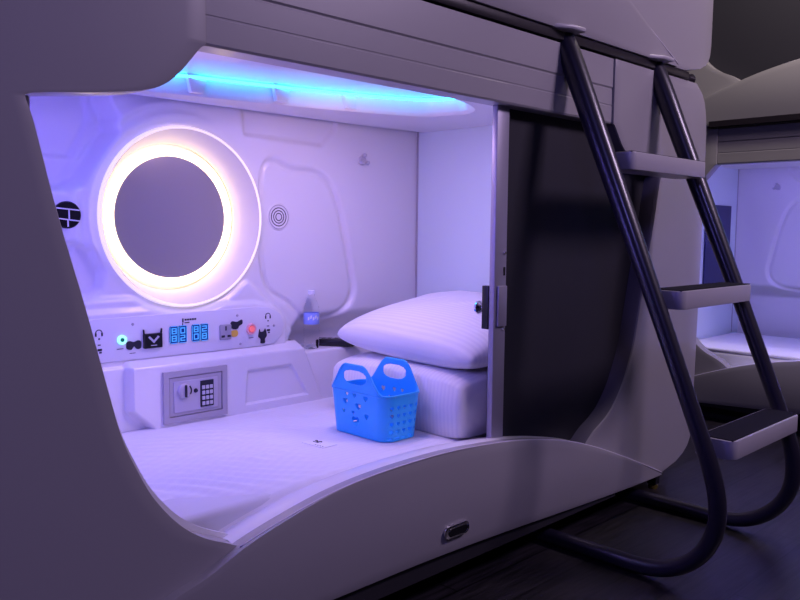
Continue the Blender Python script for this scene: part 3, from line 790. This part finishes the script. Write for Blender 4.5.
box('fitted_sheet', .78, 2.88, .12, .97, .40, .418, M['sheet'], m2, bev=(.008, 3), TF=TF2)
sprinkler(2.645, 1.0, 1.409, TF2, 'small white hook on the wall inside the capsule across the aisle')
scr = thing('television', 'dark blue rectangular screen on the end wall of the far capsule', 'screen', TF2(2.9, .69, .77))
box('screen', 2.893, 2.904, .50, .88, .765, 1.284, M['bluescreen'], scr, TF=TF2, bev=(.003, 1))
rl2 = thing('ladder_rail', 'dark horizontal rail above the opening of the capsule across the aisle', 'rail', (4.55, .4, 1.71))
box('rail_channel', .36, 2.665, -.036, .004, 1.700, 1.734, M['track'], rl2, TF=TF2, bev=(.002, 1))
up2 = thing('sleeping_capsule', 'unlit upper capsule with dark opening above the capsule across the aisle', 'capsule bed', (5.0, -.38, 1.72))
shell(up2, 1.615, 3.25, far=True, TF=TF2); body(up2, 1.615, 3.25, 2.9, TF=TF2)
box('closed_door', .45, 3.2, .072, .084, 1.9, 3.14, M['dark'], up2, TF=TF2)

# ================================================================== room
def struct(name, *a):
    o = box(name, *a); o['kind'] = 'structure'; return o
struct('floor', -3.0, 6.2, -4.0, 3.0, -.05, 0, M['floor'])
struct('ceiling', -3.0, 6.2, -4.0, 3.0, 3.45, 3.5, M['ceilm'])
struct('wall_back', -3.0, 6.2, 2.4, 2.45, 0, 3.45, M['wallm'])
struct('wall_front', -3.0, 6.2, -4.0, -3.95, 0, 3.45, M['wallm'])
struct('wall_left', -3.0, -2.95, -3.95, 2.4, 0, 3.45, M['wallm'])
struct('wall_right', 6.15, 6.2, -3.95, 2.4, 0, 3.45, M['wallm'])

# ================================================================== lights
def area(name, loc, tgt, sx, sy, col, power, spread=None):
    l = bpy.data.lights.new(name, 'AREA'); l.shape = 'RECTANGLE'; l.size = sx; l.size_y = sy; l.color = col; l.energy = power
    if spread: l.spread = spread
    o = bpy.data.objects.new(name, l); COL.objects.link(o); o.location = loc
    o.rotation_euler = (Vector(tgt)-Vector(loc)).to_track_quat('-Z', 'Y').to_euler(); return o
# capsule lighting: unseen area lights added to tint the near interior violet and pink
area('capsule_fill_light', (1.75, .45, 1.525), (1.75, .50, 0), 1.0, .30, (.42, .33, 1), 4.6)
area('capsule_fill_light', (.63, .45, 1.12), (1.3, .85, 1.15), .6, .35, (.19, .15, 1), 7.0)
area('capsule_fill_light', (1.75, .42, 1.515), (2.0, .62, .7), .18, .18, (1, .60, .66), 2.4)
area('far_capsule_light_strip', (4.72, -.1, 1.50), (5.3, .1, .7), .06, 1.0, (.45, .38, 1), 9)
# aisle lamps in the room ceiling
area('aisle_lamp', (3.5, -2.4, 3.3), (2.4, 0, 1.2), .9, .9, (.84, .63, 1), 80)
area('aisle_lamp', (3.95, -.2, 3.3), (4.5, .1, 1.5), .5, .3, (1, .86, .82), 22)
area('aisle_lamp', (-1.2, -2.8, 3.3), (.5, 0, .8), .6, .6, (.28, .23, 1), 36)
w = bpy.data.worlds.new('World'); S.world = w; w.use_nodes = True
w.node_tree.nodes['Background'].inputs['Color'].default_value = (.05, .04, .09, 1); w.node_tree.nodes['Background'].inputs['Strength'].default_value = .3

# ================================================================== camera
phi = math.atan(70/800); roll = .01; s = math.sqrt(.5)
fw = Vector((s*math.cos(phi), s*math.cos(phi), -math.sin(phi))); rt0 = Vector((s, -s, 0)); up0 = rt0.cross(fw)
rt = rt0*math.cos(roll)+up0*math.sin(roll); upv = up0*math.cos(roll)-rt0*math.sin(roll)
cam = bpy.data.cameras.new('Camera'); cam.lens = 36; cam.sensor_width = 36; cam.clip_start = .02
co = bpy.data.objects.new('Camera', cam); COL.objects.link(co)
Mx = Matrix(((rt.x, upv.x, -fw.x, 0), (rt.y, upv.y, -fw.y, -1.54), (rt.z, upv.z, -fw.z, 1.10), (0, 0, 0, 1)))
co.matrix_world = Mx
S.camera = co
S.view_settings.view_transform = 'Standard'; S.view_settings.look = 'None'; S.view_settings.gamma = 1; S.view_settings.exposure = 0
S.view_settings.use_curve_mapping = False
